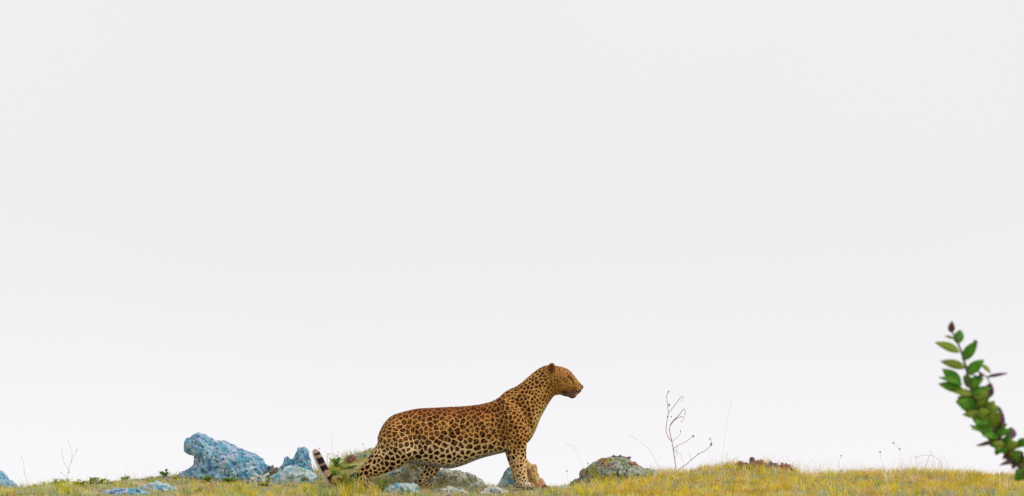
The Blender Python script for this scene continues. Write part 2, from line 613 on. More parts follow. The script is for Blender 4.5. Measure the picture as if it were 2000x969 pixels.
for lab, poly, y, sd_ in [
        ('dark purple stone, leftmost of three on top of the lichened mound', [(1192, 897), (1196, 890), (1203, 888), (1208, 892), (1209, 900), (1193, 902)], 0.58, 31),
        ('lilac grey stone in the middle on top of the lichened mound', [(1206, 894), (1209, 889), (1214, 889), (1217, 895), (1216, 901), (1205, 901)], 0.56, 32),
        ('flat lilac stone jutting right from the top of the lichened mound', [(1214, 896), (1219, 892), (1232, 891), (1233, 895), (1228, 899), (1215, 900)], 0.6, 33)]:
    rock('stone', lab, poly, y, 0.018, M['purple_stone'], sd_, vox=0.004, amp=0.004, cat='stone', group='stones on top of the lichened mound')
rock('stone', 'pinkish red rock on the right flank of the lichened mound',
     [(1228, 906), (1233, 902), (1240, 904), (1247, 910), (1256, 915), (1250, 922), (1230, 920)], 0.5, 0.05, M['red_stone'], 34, vox=0.005, amp=0.006, cat='stone')
rock('stone', 'small dark upright block standing on the crest of the golden bank',
     [(1463, 908), (1463, 896), (1466, 893), (1472, 893), (1474, 898), (1473, 908)], 0.62, 0.014, M['purple_stone'], 36, vox=0.004, amp=0.003, cat='stone')
rock('stone', 'reddish clod on the golden bank, left of the small upright block',
     [(1432, 914), (1440, 900), (1450, 901), (1460, 906), (1465, 916), (1436, 920)], 0.6, 0.03, M['red_stone'], 37, vox=0.005, amp=0.006, cat='stone')
rock('stone', 'dark brown clod on the golden bank just right of the upright block',
     [(1472, 910), (1476, 899), (1486, 898), (1495, 902), (1502, 912), (1476, 918)], 0.6, 0.03, M['red_stone'], 38, vox=0.005, amp=0.006, cat='stone')
rock('stone', 'grey flat stone between two reddish clods on the golden bank',
     [(1499, 911), (1505, 901), (1514, 903), (1523, 911), (1520, 920), (1502, 920)], 0.6, 0.03, M['purple_stone'], 39, vox=0.005, amp=0.006, cat='stone')
rock('stone', 'reddish clod at the right end of the golden bank above the dip',
     [(1519, 914), (1528, 904), (1540, 906), (1549, 912), (1554, 924), (1549, 934), (1521, 930)], 0.6, 0.04, M['red_stone'], 40, vox=0.005, amp=0.008, cat='stone')
rock('stone', 'brown mossy stone in the gap between the large boulder and two-peaked rock',
     [(517, 922), (523, 912), (530, 908), (540, 914), (546, 924), (540, 936), (518, 936)], 0.5, 0.035, M['mossy_rock'], 41, vox=0.005, amp=0.006, cat='stone')
rock('flat_rock', 'dark grey rock low on the left with a grass tuft beside it',
     [(232, 948), (244, 938), (252, 934), (263, 934), (272, 942), (280, 955), (228, 958)], 0.6, 0.07, M['pale_blue_rock'], 42, vox=0.006, amp=0.008)
rock('flat_rock', 'grey stone under a twig left of the large boulder',
     [(300, 940), (306, 931), (314, 929), (322, 933), (332, 944), (328, 952), (302, 952)], 0.6, 0.05, M['grey_rock'], 43, vox=0.006, amp=0.007)
rock('flat_rock', 'teal blue rock at the bottom edge of the picture on the left',
     [(192, 968), (204, 958), (225, 954), (255, 953), (275, 957), (300, 962), (305, 985), (190, 985)], -0.3, 0.09, M['blue_rock'], 44, vox=0.007, amp=0.007)
rock('stone', 'reddish brown stone on the far left beside the yellow-green herbs',
     [(82, 962), (86, 955), (93, 951), (100, 953), (103, 962), (98, 968), (84, 968)], 0.35, 0.03, M['red_stone'], 45, vox=0.005, amp=0.006, cat='stone')

for lab, poly, y, th, mt, sd_ in [
        ('pale blue-grey rock at the bottom edge, between the leopard\'s hind paws', [(748, 966), (758, 949), (776, 943), (796, 942), (814, 948), (826, 966), (818, 985), (752, 985)], -0.16, 0.07, 'pale_blue_rock', 61),
        ('pale grey slab at the bottom edge below the far hind paw', [(836, 968), (850, 954), (872, 950), (900, 952), (920, 966), (914, 985), (838, 985)], -0.2, 0.07, 'grey_rock', 62),
        ('mottled grey slab at the bottom edge left of the foreleg', [(922, 966), (938, 953), (962, 949), (984, 953), (1000, 966), (996, 985), (924, 985)], -0.18, 0.08, 'grey_rock', 63),
        ('pale stone slab at the right foot of the large boulder', [(476, 944), (486, 932), (500, 927), (514, 928), (522, 938), (524, 956), (478, 956)], 0.26, 0.06, 'grey_rock', 64),
        ('low grey slab below the large boulder\'s left end', [(264, 956), (284, 944), (306, 941), (332, 945), (350, 957), (344, 978), (266, 978)], -0.05, 0.09, 'pale_blue_rock', 65),
        ('grey-green low rock between the dark grey rock and the herbs on the left', [(205, 950), (214, 941), (226, 938), (236, 942), (242, 954), (206, 958)], 0.55, 0.05, 'grey_rock', 66)]:
    rock('flat_rock', lab, poly, y, th, M[mt], sd_, vox=0.006, amp=0.012, freq=12)

# ------------------------------------------------------------------ leopard
S = 300.0
LEO = Vector(((880 - 1000) / S, 0.0, 0.0))


def crom(st, sub=4):
    st = [np.array(s, float) for s in st]
    out = []
    for i in range(len(st) - 1):
        p0, p1, p2, p3 = st[max(i - 1, 0)], st[i], st[i + 1], st[min(i + 2, len(st) - 1)]
        for k in range(sub):
            t = k / sub
            out.append(0.5 * ((2 * p1) + (-p0 + p2) * t + (2 * p0 - 5 * p1 + 4 * p2 - p3) * t * t + (-p0 + 3 * p1 - 3 * p2 + p3) * t ** 3))
    out.append(st[-1])
    return out


def uvw(u, v, w):
    return Vector(((u - 880) / S, w / S, (952 - v) / S))


leo = MB()
# trunk, neck and head: top edge, bottom edge, half width, centre depth
trunk = [(737, 856, 739, 876, 12, 0), (743, 840, 748, 886, 24, 0), (752, 825, 757, 897, 33, 0), (766, 812.5, 771, 903, 39, 0),
         (788, 805, 790, 906, 42, 0), (815, 799, 816, 908, 44, 0), (850, 797, 850, 913, 44, 0), (880, 795.5, 878, 916.5, 45, 0),
         (908, 794, 905, 910, 43, 0), (935, 791, 935, 898, 43, 0), (958, 785.5, 964, 890, 40, 0), (973, 778, 990, 884, 36, 0),
         (985, 767, 1012, 878, 34, 0), (996, 760.5, 1034, 863, 33, 0), (1008, 755.5, 1046, 842, 34, 0), (1021, 746, 1056, 817, 31, 0),
         (1035, 734, 1067, 797, 28, 0), (1049, 723, 1077, 781, 26, 0), (1061, 716, 1083, 774, 25, 0), (1072, 714, 1089, 770, 27, 0),
         (1084, 715, 1095, 769, 28.5, 0), (1096, 717, 1102, 769, 26, 0), (1107.5, 721, 1109, 770, 21, 0), (1116, 727.5, 1115, 770, 17, 0),
         (1123, 736, 1121, 770, 13, 0), (1129.5, 744.5, 1127, 770, 12, 0), (1134.5, 750, 1132, 769, 11, 0), (1137.5, 754, 1136, 764, 7, 0)]
rings = []
NS = 28
for a in crom(trunk, 3):
    c = np.array([(a[0] + a[2]) / 2, (a[1] + a[3]) / 2])
    h = np.array([(a[0] - a[2]) / 2, (a[1] - a[3]) / 2])
    ring = []
    for j in range(NS):
        q = 2 * math.pi * j / NS
        cs, sn = math.cos(q), math.sin(q)
        sn2 = math.copysign(abs(sn) ** 0.9, sn)
        p = c + h * cs
        # widest a little below the middle, narrow over the spine
        ww = a[4] * sn2 * (1 - 0.12 * cs)
        ring.append(uvw(p[0], p[1], a[5] + ww))
    rings.append(ring)
leo.ring_loft(rings)


def limb(st, sub=3, n=16):
    st = crom(st, sub)
    rs = []
    for i, a in enumerate(st):
        b0, b1 = st[max(i - 1, 0)], st[min(i + 1, len(st) - 1)]
        d = np.array([b1[0] - b0[0], b1[1] - b0[1]])
        d /= np.linalg.norm(d) + 1e-9
        nrm = np.array([-d[1], d[0]])
        rs.append([uvw(a[0] + nrm[0] * a[3] * math.cos(2 * math.pi * j / n), a[1] + nrm[1] * a[3] * math.cos(2 * math.pi * j / n),
                       a[2] + a[4] * math.sin(2 * math.pi * j / n)) for j in range(n)])
    leo.ring_loft(rs)


def blob(u, v, w, ru, rv, rw, ang=0.0):
    rs = []
    ca, sa = math.cos(ang), math.sin(ang)
    for i in range(1, 12):
        ph = math.pi * i / 12
        r = []
        for j in range(16):
            x, y, z = ru * math.cos(ph), rv * math.sin(ph) * math.cos(2 * math.pi * j / 16), rw * math.sin(ph) * math.sin(2 * math.pi * j / 16)
            r.append(uvw(u + x * ca - y * sa, v + x * sa + y * ca, w + z))
        rs.append(r)
    leo.ring_loft(rs)


# near foreleg, shoulder blade, upper arm
limb([(993, 790, -20, 14, 8), (998, 808, -31, 24, 14), (1008, 835, -35, 24, 15), (1010, 860, -32, 20, 14), (1011, 880, -28, 17.5, 13),
      (1014, 900, -25, 14.5, 12), (1017, 918, -24, 12, 11), (1020, 934, -23, 10.5, 10), (1022, 945, -23, 10, 10), (1024, 951, -23, 8, 9)])
limb([(1017, 948, -23, 6, 9), (1023, 949, -23, 8, 12), (1031, 950, -23, 7.5, 13), (1038, 952, -23, 5, 11), (1041, 953, -23, 3, 7)])
for q in (-8, -2.6, 2.8, 8):
    blob(1037, 951.5, -23 + q, 6, 4.5, 3.6, 0.1)
# far foreleg, set back a little
limb([(995, 840, 24, 24, 14), (998, 865, 24, 18, 13), (1000, 885, 24, 13, 11), (1004, 905, 23, 10.5, 10), (1009, 922, 22, 9, 9),
      (1012, 938, 22, 8.5, 9), (1014, 948, 22, 8, 9)])
limb([(1009, 947, 22, 6, 9), (1016, 948, 22, 8, 12), (1024, 950, 22, 7, 12), (1031, 952, 22, 4, 9)])
# near hind leg: thigh, knee, shank back to the hock, foot
limb([(786, 832, -22, 20, 8), (780, 850, -31, 34, 18), (777, 872, -36, 38, 18), (766, 889, -33, 32, 16), (749, 903, -27, 25, 14),
      (732, 914, -26, 19, 12), (719, 922, -25, 14.5, 11), (712, 931, -25, 11, 10), (711, 940, -25, 10, 10), (713, 948, -25, 9, 9.5)])
blob(795, 882, -34, 24, 16, 14, -0.35)
limb([(708, 947, -25, 6, 9), (716, 949, -25, 7.5, 11), (727, 951, -25, 7, 12), (735, 952.5, -25, 5, 11), (739, 953, -25, 3, 7)])
for q in (-8, -2.6, 2.8, 8):
    blob(735, 952, -25 + q, 6, 4.2, 3.4, 0.1)
blob(708, 921, -25, 7, 6, 6, 0.6)
# far hind leg, stepping forward
limb([(800, 850, 24, 34, 14), (816, 872, 27, 32, 15), (834, 892, 27, 26, 15), (844, 904, 26, 20, 13), (844, 914, 26, 15.5, 11), (837, 924, 26, 12, 10),
      (829, 932, 26, 10, 9), (823, 939, 26, 9, 8.5), (828, 946, 26, 8, 8.5), (834, 950, 26, 7, 8)])
limb([(826, 947, 26, 6, 9), (836, 949, 26, 7, 11), (846, 951, 26, 6.5, 11), (853, 953, 26, 4, 9)])
# tail
TAIL = [(764, 845, 0, 12, 12), (755, 857, 2, 11.5, 12), (744, 875, 7, 11, 11), (729, 898, 12, 10, 10), (711, 920, 8, 9, 9), (694, 934, 0, 8.5, 8.5), (676, 941, -6, 8.2, 8.2),
        (658, 942, -10, 8.2, 8.2), (644, 935, -12, 8.5, 8.5), (634, 921, -12, 9, 9), (627, 907, -12, 9, 9), (620.5, 893, -12, 8.6, 8.6), (616, 884, -12, 6.6, 6.6), (614, 880, -12, 3.4, 3.4)]
limb(TAIL, 3, 14)
# ears, cheeks, brow, muzzle pads, lower jaw
for s in (-1, 1):
    blob(1077, 722, s * 19, 8.5, 12, 4.5, 0.15)
    blob(1092, 755, s * 17, 15, 11, 8, 0.2)
    blob(1110, 731.5, s * 13, 9, 4.5, 5.5, 0.6)
    blob(1123, 760, s * 8.5, 10.5, 8, 7, 0.2)
    blob(1100, 741, s * 21, 12, 7, 6, 0.25)
blob(1106, 767, 0, 22, 8.5, 15, 0.22)
blob(1118, 772, 0, 9, 7.5, 10, -0.1)
blob(1126, 765, 0, 7.5, 7, 9, -0.5)
blob(1086, 764, 0, 18, 9, 17, -0.1)
# shoulder blade and withers
blob(992, 803, -26, 13, 26, 14, -0.35)
blob(1003, 868, -33, 11, 9, 9, 0.3)
blob(1022, 845, -26, 15, 20, 12, -0.5)
blob(994, 806, 26, 15, 22, 11, -0.4)

me = voxel(leo.mesh('leopard'), 0.0036)
co = get_co(me)
u0 = co[:, 0] * S + 880
v0 = 952 - co[:, 2] * S
headness = smoothstep(1062, 1085, u0) * (1 - smoothstep(780, 800, v0))
lam = (0.5 * (1 - headness) + 0.16 * headness)[:, None]
pawness = smoothstep(938, 946, v0)[:, None]
lam = lam * (1 - 0.8 * pawness)
co = laplacian(me, co, 14, lam)
set_co(me, co)
no = get_no(me)
u, v, w = co[:, 0] * S + 880, 952 - co[:, 2] * S, co[:, 1] * S


def polyline_d(pts):
    d = np.full(len(u), 1e9)
    for (a, b), (c, e) in zip(pts[:-1], pts[1:]):
        L2 = (c - a) ** 2 + (e - b) ** 2
        t = np.clip(((u - a) * (c - a) + (v - b) * (e - b)) / L2, 0, 1)
        d = np.minimum(d, np.hypot(u - a - t * (c - a), v - b - t * (e - b)))
    return d


sidew = smoothstep(0.2, 0.6, np.abs(no[:, 1]))
disp = np.zeros(len(u))
for pts, wid, dep in [([(976, 800), (981, 830), (985, 850), (986, 872)], 5.5, 4.5),          # behind the shoulder
                      ([(1012, 786), (1026, 812), (1034, 838)], 5, 2.6),                     # neck into shoulder
                      ([(792, 828), (812, 845), (826, 866), (830, 884)], 6, 4.2),            # flank fold before the thigh
                      ([(1000, 842), (1006, 866), (1004, 882)], 3.5, 2.0),
                      ([(764, 868), (748, 890), (728, 908)], 4, 2.0),                        # back of the thigh
                      ([(1083, 738), (1088, 754), (1096, 763)], 3.2, 1.4),                   # cheek
                      ([(1115, 744), (1119, 752), (1113, 760)], 2.4, 1.1)]:
    disp -= dep * np.exp(-(polyline_d(pts) / wid) ** 2)
for k in range(7):                                                                           # ribs
    disp -= 0.7 * np.exp(-(polyline_d([(868 + k * 15, 815), (860 + k * 15.5, 850), (866 + k * 15, 880)]) / 3.2) ** 2)
for a, b, r, hgt in [(962, 830, 16, 1.5), (1000, 826, 13, 2.0), (775, 852, 20, 2.2), (1013, 856, 9, 1.5), (790, 884, 12, 1.6)]:
    disp += hgt * np.exp(-(((u - a) / r) ** 2 + ((v - b) / r) ** 2))
co = co + no * (disp * sidew / S)[:, None]
set_co(me, co)
no = get_no(me)
u, v, w = co[:, 0] * S + 880, 952 - co[:, 2] * S, co[:, 1] * S
N = len(co)

# tail coordinate
tp = np.array([[a[0], a[1], a[2]] for a in crom(TAIL, 8)])
seg = np.concatenate([[0], np.cumsum(np.linalg.norm(np.diff(tp, axis=0), axis=1))])
dmin = np.full(N, 1e9)
tl = np.zeros(N)
tidx = np.zeros(N, int)
for i in range(len(tp)):
    d = np.sqrt((u - tp[i, 0]) ** 2 + (v - tp[i, 1]) ** 2 + (w - tp[i, 2]) ** 2)
    m_ = d < dmin
    dmin[m_], tl[m_], tidx[m_] = d[m_], seg[i], i
is_tail = (dmin < 13) & ((u < 701) | ((u < 735) & (w > -8) & (v > 870)))

# spacing of the spots in photo pixels
space = np.full(N, 9.9)
space += 2.6 * smoothstep(845, 885, v) * smoothstep(820, 860, u)
neck = smoothstep(965, 1020, u)
space = space * (1 - neck) + 7.0 * neck
leg = smoothstep(885, 915, v)
space = space * (1 - leg) + (8.0 + 1.8 * (u < 800)) * leg
space = space * (1 - smoothstep(925, 950, v)) + 5.0 * smoothstep(925, 950, v)
hd = smoothstep(1050, 1085, u) * (1 - smoothstep(785, 800, v))
space = space * (1 - hd) + 5.0 * hd
face = smoothstep(1100, 1118, u)
space = space * (1 - face) + 4.2 * face
PX3 = np.stack([u, v, w], -1)
kd = kdtree.KDTree(N)
for i in range(N):
    kd.insert(PX3[i], i)
kd.balance()
covered = np.zeros(N, bool)
seeds = []
for i in rng.permutation(N):
    if covered[i]:
        continue
    seeds.append(i)
    covered[[h[1] for h in kd.find_range(PX3[i], space[i] * 0.86 * rng.uniform(0.75, 1.25))]] = True
SD = PX3[seeds]
SR = space[seeds]
ks = kdtree.KDTree(len(seeds))
for i in range(len(seeds)):
    ks.insert(SD[i], i)
ks.balance()
F1, F2, ID = np.zeros(N), np.zeros(N), np.zeros(N, int)
ANG = np.zeros(N)
for i in range(N):
    p = PX3[i]
    wob = noise.noise_vector(Vector(p) * 0.24) * 1.7 + noise.noise_vector(Vector(p) * 0.6) * 0.8
    q = Vector(p) + wob
    h = ks.find_n(q, 2)
    F1[i], F2[i], ID[i] = h[0][2], h[1][2], h[0][1]
    s_ = SD[ID[i]]
    ANG[i] = math.atan2(p[1] - s_[1], p[0] - s_[0] + 0.3 * (p[2] - s_[2]))
r_ = SR[ID]
edge = (F2 - F1) / r_
rad = F1 / r_
srnd = rng.uniform(0, 1, len(seeds))[ID]
gapw = 0.13 + 0.09 * leg * (u > 800) + 0.11 * srnd + 0.07 * hd + 0.06 * neck + 0.06 * smoothstep(850, 885, v)
spot = smoothstep(gapw - 0.075, gapw + 0.075, edge)
# rosettes: paler centre and a broken rim on back and flanks, solid spots low down and on the head
ros = (1 - smoothstep(868, 895, v)) * (1 - 0.75 * smoothstep(990, 1030, u)) * (0.35 + 0.65 * srnd)
centre = (1 - smoothstep(0.12, 0.30, rad)) * ros
brk = smoothstep(0.55, 0.95, np.sin(ANG * 2 + srnd * 37)) * ros * smoothstep(0.2, 0.35, rad)
spot = spot * (1 - 0.55 * brk)


def mix(a, b, t):
    t = np.asarray(t)[:, None]
    return a * (1 - t) + np.asarray(b) * t


nzx = vnoise(u / 14, v / 14 + w / 20, 5)
base = np.tile(np.array([0.66, 0.335, 0.095]), (N, 1))
base = mix(base, (0.42, 0.14, 0.035), (1 - smoothstep(800, 830, v)) * (1 - smoothstep(940, 990, u)))        # along the spine
base = mix(base, (0.88, 0.64, 0.36), smoothstep(845, 888, v) * (1 - smoothstep(985, 1005, u)))              # low on the flanks
base = mix(base, (0.40, 0.32, 0.09), 0.3 * smoothstep(0.55, 0.8, nzx) * smoothstep(820, 850, v))
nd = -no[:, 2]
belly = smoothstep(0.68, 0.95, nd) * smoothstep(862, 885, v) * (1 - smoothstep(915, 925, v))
base = mix(base, (0.52, 0.48, 0.52), belly)  # shade of the underside painted into the belly fur as greyish lilac
chest = smoothstep(0.3, 0.8, no[:, 0]) * smoothstep(1025, 1045, u) * smoothstep(780, 800, v)
base = mix(base, (0.90, 0.62, 0.22), chest)
base = mix(base, (0.84, 0.58, 0.30), 0.8 * smoothstep(870, 900, v) * smoothstep(985, 1000, u))
throat = smoothstep(0.45, 0.85, nd) * smoothstep(1055, 1075, u) * smoothstep(765, 775, v)
base = mix(base, (0.76, 0.66, 0.58), throat)
base = mix(base, (0.40, 0.20, 0.045), hd * 0.8)
base = mix(base, (0.50, 0.20, 0.06), smoothstep(1080, 1095, u) * (1 - smoothstep(728, 742, v)))             # forehead
base = mix(base, (0.80, 0.42, 0.22), np.exp(-(((u - 1112) / 8) ** 2 + ((v - 733.5 - (u - 1112) * 0.75) / 2.6) ** 2)))   # pale brow streak
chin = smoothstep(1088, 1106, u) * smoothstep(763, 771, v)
base = mix(base, (0.13, 0.085, 0.10), 0.85 * chin * (1 - smoothstep(1121, 1129, u)))  # pale chin and jaw darkened: their shade is painted into the coat
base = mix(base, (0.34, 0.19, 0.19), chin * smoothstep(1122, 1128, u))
inner = smoothstep(0.2, 0.7, no[:, 1]) * smoothstep(885, 900, v) * (w < 0) + smoothstep(0.2, 0.7, -no[:, 1]) * smoothstep(885, 900, v) * (w > 0) * 0
base = mix(base, (0.72, 0.64, 0.54), np.clip(inner, 0, 1))
paw = smoothstep(930, 948, v)
base = mix(base, (0.66, 0.40, 0.17), 0.7 * smoothstep(885, 905, v) * (u < 800))
base = mix(base, (0.84, 0.70, 0.50), paw * 0.8)
farhind = smoothstep(10, 18, w) * (u < 880) * smoothstep(880, 895, v)
base = mix(base, (0.82, 0.60, 0.34), farhind)

dark = np.tile(np.array([0.020, 0.006, 0.004]), (N, 1))
dark = mix(dark, (0.045, 0.011, 0.005), (1 - smoothstep(815, 870, v)) * (0.5 + 0.5 * srnd))
cen = np.tile(np.array([0.34, 0.115, 0.03]), (N, 1))
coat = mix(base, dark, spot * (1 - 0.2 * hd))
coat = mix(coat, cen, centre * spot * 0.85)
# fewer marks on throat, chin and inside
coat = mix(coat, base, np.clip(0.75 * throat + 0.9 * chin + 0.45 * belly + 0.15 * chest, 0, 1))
# ear back, mouth line, eye rim, nose bridge
ear = np.exp(-(((u - 1077) / 7.0) ** 2 + ((v - 722) / 10.5) ** 2) ** 2) * (np.abs(w) > 13)
coat = mix(coat, (0.07, 0.022, 0.012), ear * 0.9)
mouth_v = 766.3 + 1.2 * np.sin((u - 1095) / 10.0)
mouth = np.exp(-((v - mouth_v) / 1.2) ** 2) * smoothstep(1094, 1099, u)
coat = mix(coat, (0.025, 0.012, 0.015), mouth * 0.95)
coat = mix(coat, (0.045, 0.02, 0.02), np.exp(-(((u - 1103) / 6) ** 2 + ((v - 768) / 2.6) ** 2)) * 0.9)
eyer = np.exp(-(((u - 1113.5) / 5.6) ** 2 + ((v - 739.5 - (u - 1113) * 0.5) / 3.2) ** 2) ** 2) * (np.abs(w) > 6)
coat = mix(coat, (0.03, 0.015, 0.01), eyer * 0.9)
coat = mix(coat, (0.05, 0.025, 0.015), 0.75 * np.exp(-((u - 1118 - (v - 742) * 0.3) / 1.6) ** 2) * smoothstep(739, 743, v) * (1 - smoothstep(750, 756, v)) * (np.abs(w) > 4))
for k in range(4):                                                                                          # whisker rows
    rowv = 757 + k * 2.1
    coat = mix(coat, (0.06, 0.03, 0.02), 0.6 * np.exp(-((v - rowv - (1128 - u) * 0.1) / 0.6) ** 2) * smoothstep(1113, 1118, u) * (1 - smoothstep(1127, 1131, u)))
# tail: rings towards the tip, pale underside
tcol = np.tile(np.array([0.55, 0.36, 0.15]), (N, 1))
pale = smoothstep(640, 628, u) if False else 1 - smoothstep(634, 648, u)
tcol = mix(tcol, (0.50, 0.36, 0.27), pale)
dk = np.zeros(N)
for (cu, cv, hw) in [(691, 935, 10), (664, 941, 7), (645, 934, 3.5), (632, 918.5, 6.2), (624.5, 903, 6.6), (618, 889, 3.4), (710, 915, 6), (724, 893, 5)]:
    i = int(np.argmin((tp[:, 0] - cu) ** 2 + (tp[:, 1] - cv) ** 2))
    dk = np.maximum(dk, 1 - smoothstep(hw - 1.2, hw + 1.2, np.abs(tl + 5 * (vnoise(u / 6, v / 6 + w / 7, 83) - .5) - seg[i])))
tan_ = np.gradient(tp, axis=0)
side = (u - tp[tidx, 0]) * tan_[tidx, 1] - (v - tp[tidx, 1]) * tan_[tidx, 0]      # sign tells the outer side
side /= np.linalg.norm(tan_[tidx], axis=1)
under = smoothstep(3.0, 6.0, side) * (tl > seg[-1] * 0.72)
dk = dk * (1 - 0.92 * under)
tcol = mix(tcol, (0.85, 0.82, 0.80), under)
tcol = mix(tcol, (0.030, 0.015, 0.018), dk)
coat = np.where(is_tail[:, None], tcol, coat)
coat = np.clip(coat * (0.9 + 0.2 * vnoise(u / 3, v / 3, 9))[:, None], 0.004, 0.9)

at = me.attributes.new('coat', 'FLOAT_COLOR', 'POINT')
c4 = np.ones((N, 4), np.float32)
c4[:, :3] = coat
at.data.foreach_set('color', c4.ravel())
me.polygons.foreach_set('use_smooth', np.ones(len(me.polygons), bool))
leopard = empty('leopard', LEO)
tag(leopard, 'spotted golden leopard standing sideways on the ridge, facing right, tail tip curled up', 'leopard')
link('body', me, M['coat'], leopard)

# fur: short hairs lying along the body
tang = tan_[tidx] / np.linalg.norm(tan_[tidx], axis=1)[:, None]
flow = np.stack([np.full(N, -1.0), np.zeros(N), -0.35 - 0.9 * smoothstep(870, 900, v)], -1)
flow[is_tail] = np.stack([tang[:, 0], tang[:, 2], -tang[:, 1]], -1)[is_tail]
NH = 85000
pick = rng.integers(0, N, NH)
keep = np.ones(NH, bool)
keep &= ~((u[pick] > 1126) & (v[pick] < 764))
pick = pick[keep]
NH = len(pick)
pos = co[pick] + rng.normal(0, 0.0014, (NH, 3))
nn = no[pick]
fl = flow[pick] + rng.normal(0, 0.28, (NH, 3))
fl -= nn * np.sum(fl * nn, axis=1)[:, None]
fl /= np.linalg.norm(fl, axis=1)[:, None] + 1e-9
lenm = 0.0055 + 0.007 * belly[pick] + 0.008 * chest[pick] + 0.006 * is_tail[pick] - 0.002 * hd[pick] + 0.004 * throat[pick]
lenm = lenm * rng.uniform(0.6, 1.25, NH)
dirv = fl + nn * rng.uniform(0.12, 0.42, (NH, 1))
dirv /= np.linalg.norm(dirv, axis=1)[:, None]
sidev = np.cross(dirv, nn)
sidev /= np.linalg.norm(sidev, axis=1)[:, None] + 1e-9
b0 = pos - nn * 0.001
wd = 0.0009
V = np.stack([b0 - sidev * wd, b0 + sidev * wd, b0 + dirv * lenm[:, None]], 1).reshape(-1, 3)
Fh = np.arange(NH * 3).reshape(-1, 3)
hc = coat[pick] * rng.uniform(0.7, 1.2, (NH, 1))
hcol = np.repeat(np.clip(hc, 0, 0.92), 3, axis=0)
fur = link('fur', mesh_np('fur', V, Fh, False, hcol), M['fur'], leopard)
tag(fur, kind='stuff')

# nose, eyes, whiskers
mb = MB()
rs = []
for t, hu, hv, hw in [(-1, 1130.5, 1.5, 2.5), (-0.4, 1133.6, 4.6, 7.0), (0.2, 1136.6, 4.8, 6.6), (0.7, 1138.6, 3.4, 4.6), (1, 1139.6, 1.2, 1.6)]:
    rs.append([uvw(hu, 756.8 + 0.5 * t + hv * math.cos(2 * math.pi * j / 12), hw * math.sin(2 * math.pi * j / 12) * (1 - 0.35 * math.cos(2 * math.pi * j / 12))) for j in range(12)])
mb.ring_loft(rs)
mb.build('nose', M['nose'], leopard)
for s in (-1, 1):
    i = int(np.argmin((u - 1113) ** 2 + (v - 738.5) ** 2 + (w - s * 15) ** 2))
    mb = MB()
    mb.ball(co[i] - no[i] * 0.0045, 0.0085, 0.8, 10, 8)
    mb.build('eye', M['eye'], leopard)
    for k in range(5):
        i = int(np.argmin((u - 1122 - (k % 2) * 3) ** 2 + (v - 757 - k * 1.7) ** 2 + (w - s * 13) ** 2))
        p = Vector(co[i])
        mb = MB()
        q1 = p + Vector((0.02, s * 0.035, -0.006 * k + 0.006))
        q2 = p + Vector((0.024, s * 0.075, -0.018 * k + 0.004))
        mb.tube([p, q1, q2], [0.0003, 0.00025, 0.0001], 4)
        mb.build('whisker', M['whisker'], leopard)

# ------------------------------------------------------------------ grass
def blades(x, y, h, wdt, lean, col, base_dark=1.0):
    n = len(x)
    z = gz(x, y) - 0.006
    az = rng.uniform(0, 2 * np.pi, n)
    sx, sy = np.cos(az) * wdt / 2, np.sin(az) * wdt / 2
    la = rng.uniform(0, 2 * np.pi, n)
    lx, ly = np.cos(la) * lean * h, np.sin(la) * lean * h
    v_ = np.empty((n, 5, 3))
    v_[:, 0] = np.stack([x - sx, y - sy, z], -1)
    v_[:, 1] = np.stack([x + sx, y + sy, z], -1)
    mz = z + h * 0.55
    v_[:, 2] = np.stack([x + lx * 0.32 - sx * .8, y + ly * 0.32 - sy * .8, mz], -1)
    v_[:, 3] = np.stack([x + lx * 0.32 + sx * .8, y + ly * 0.32 + sy * .8, mz], -1)
    v_[:, 4] = np.stack([x + lx, y + ly, z + h * (1 - 0.25 * lean)], -1)
    b = (np.arange(n) * 5)[:, None]
    f = np.concatenate([b + np.array([[0, 1, 3]]), b + np.array([[0, 3, 2]]), b + np.array([[2, 3, 4]])], 0)
    c = np.repeat(col, 5, axis=0)
    return v_.reshape(-1, 3), f, c


def to_px(x):
    return 1000 + x * 300.0


GOLD, YEL, ORG, STRAW, GREEN, LIME, SAGE = [np.array(c) for c in
    [(0.86, 0.60, 0.05), (0.90, 0.74, 0.09), (0.76, 0.40, 0.12), (0.90, 0.70, 0.46), (0.18, 0.34, 0.04), (0.62, 0.62, 0.05), (0.48, 0.56, 0.42)]]


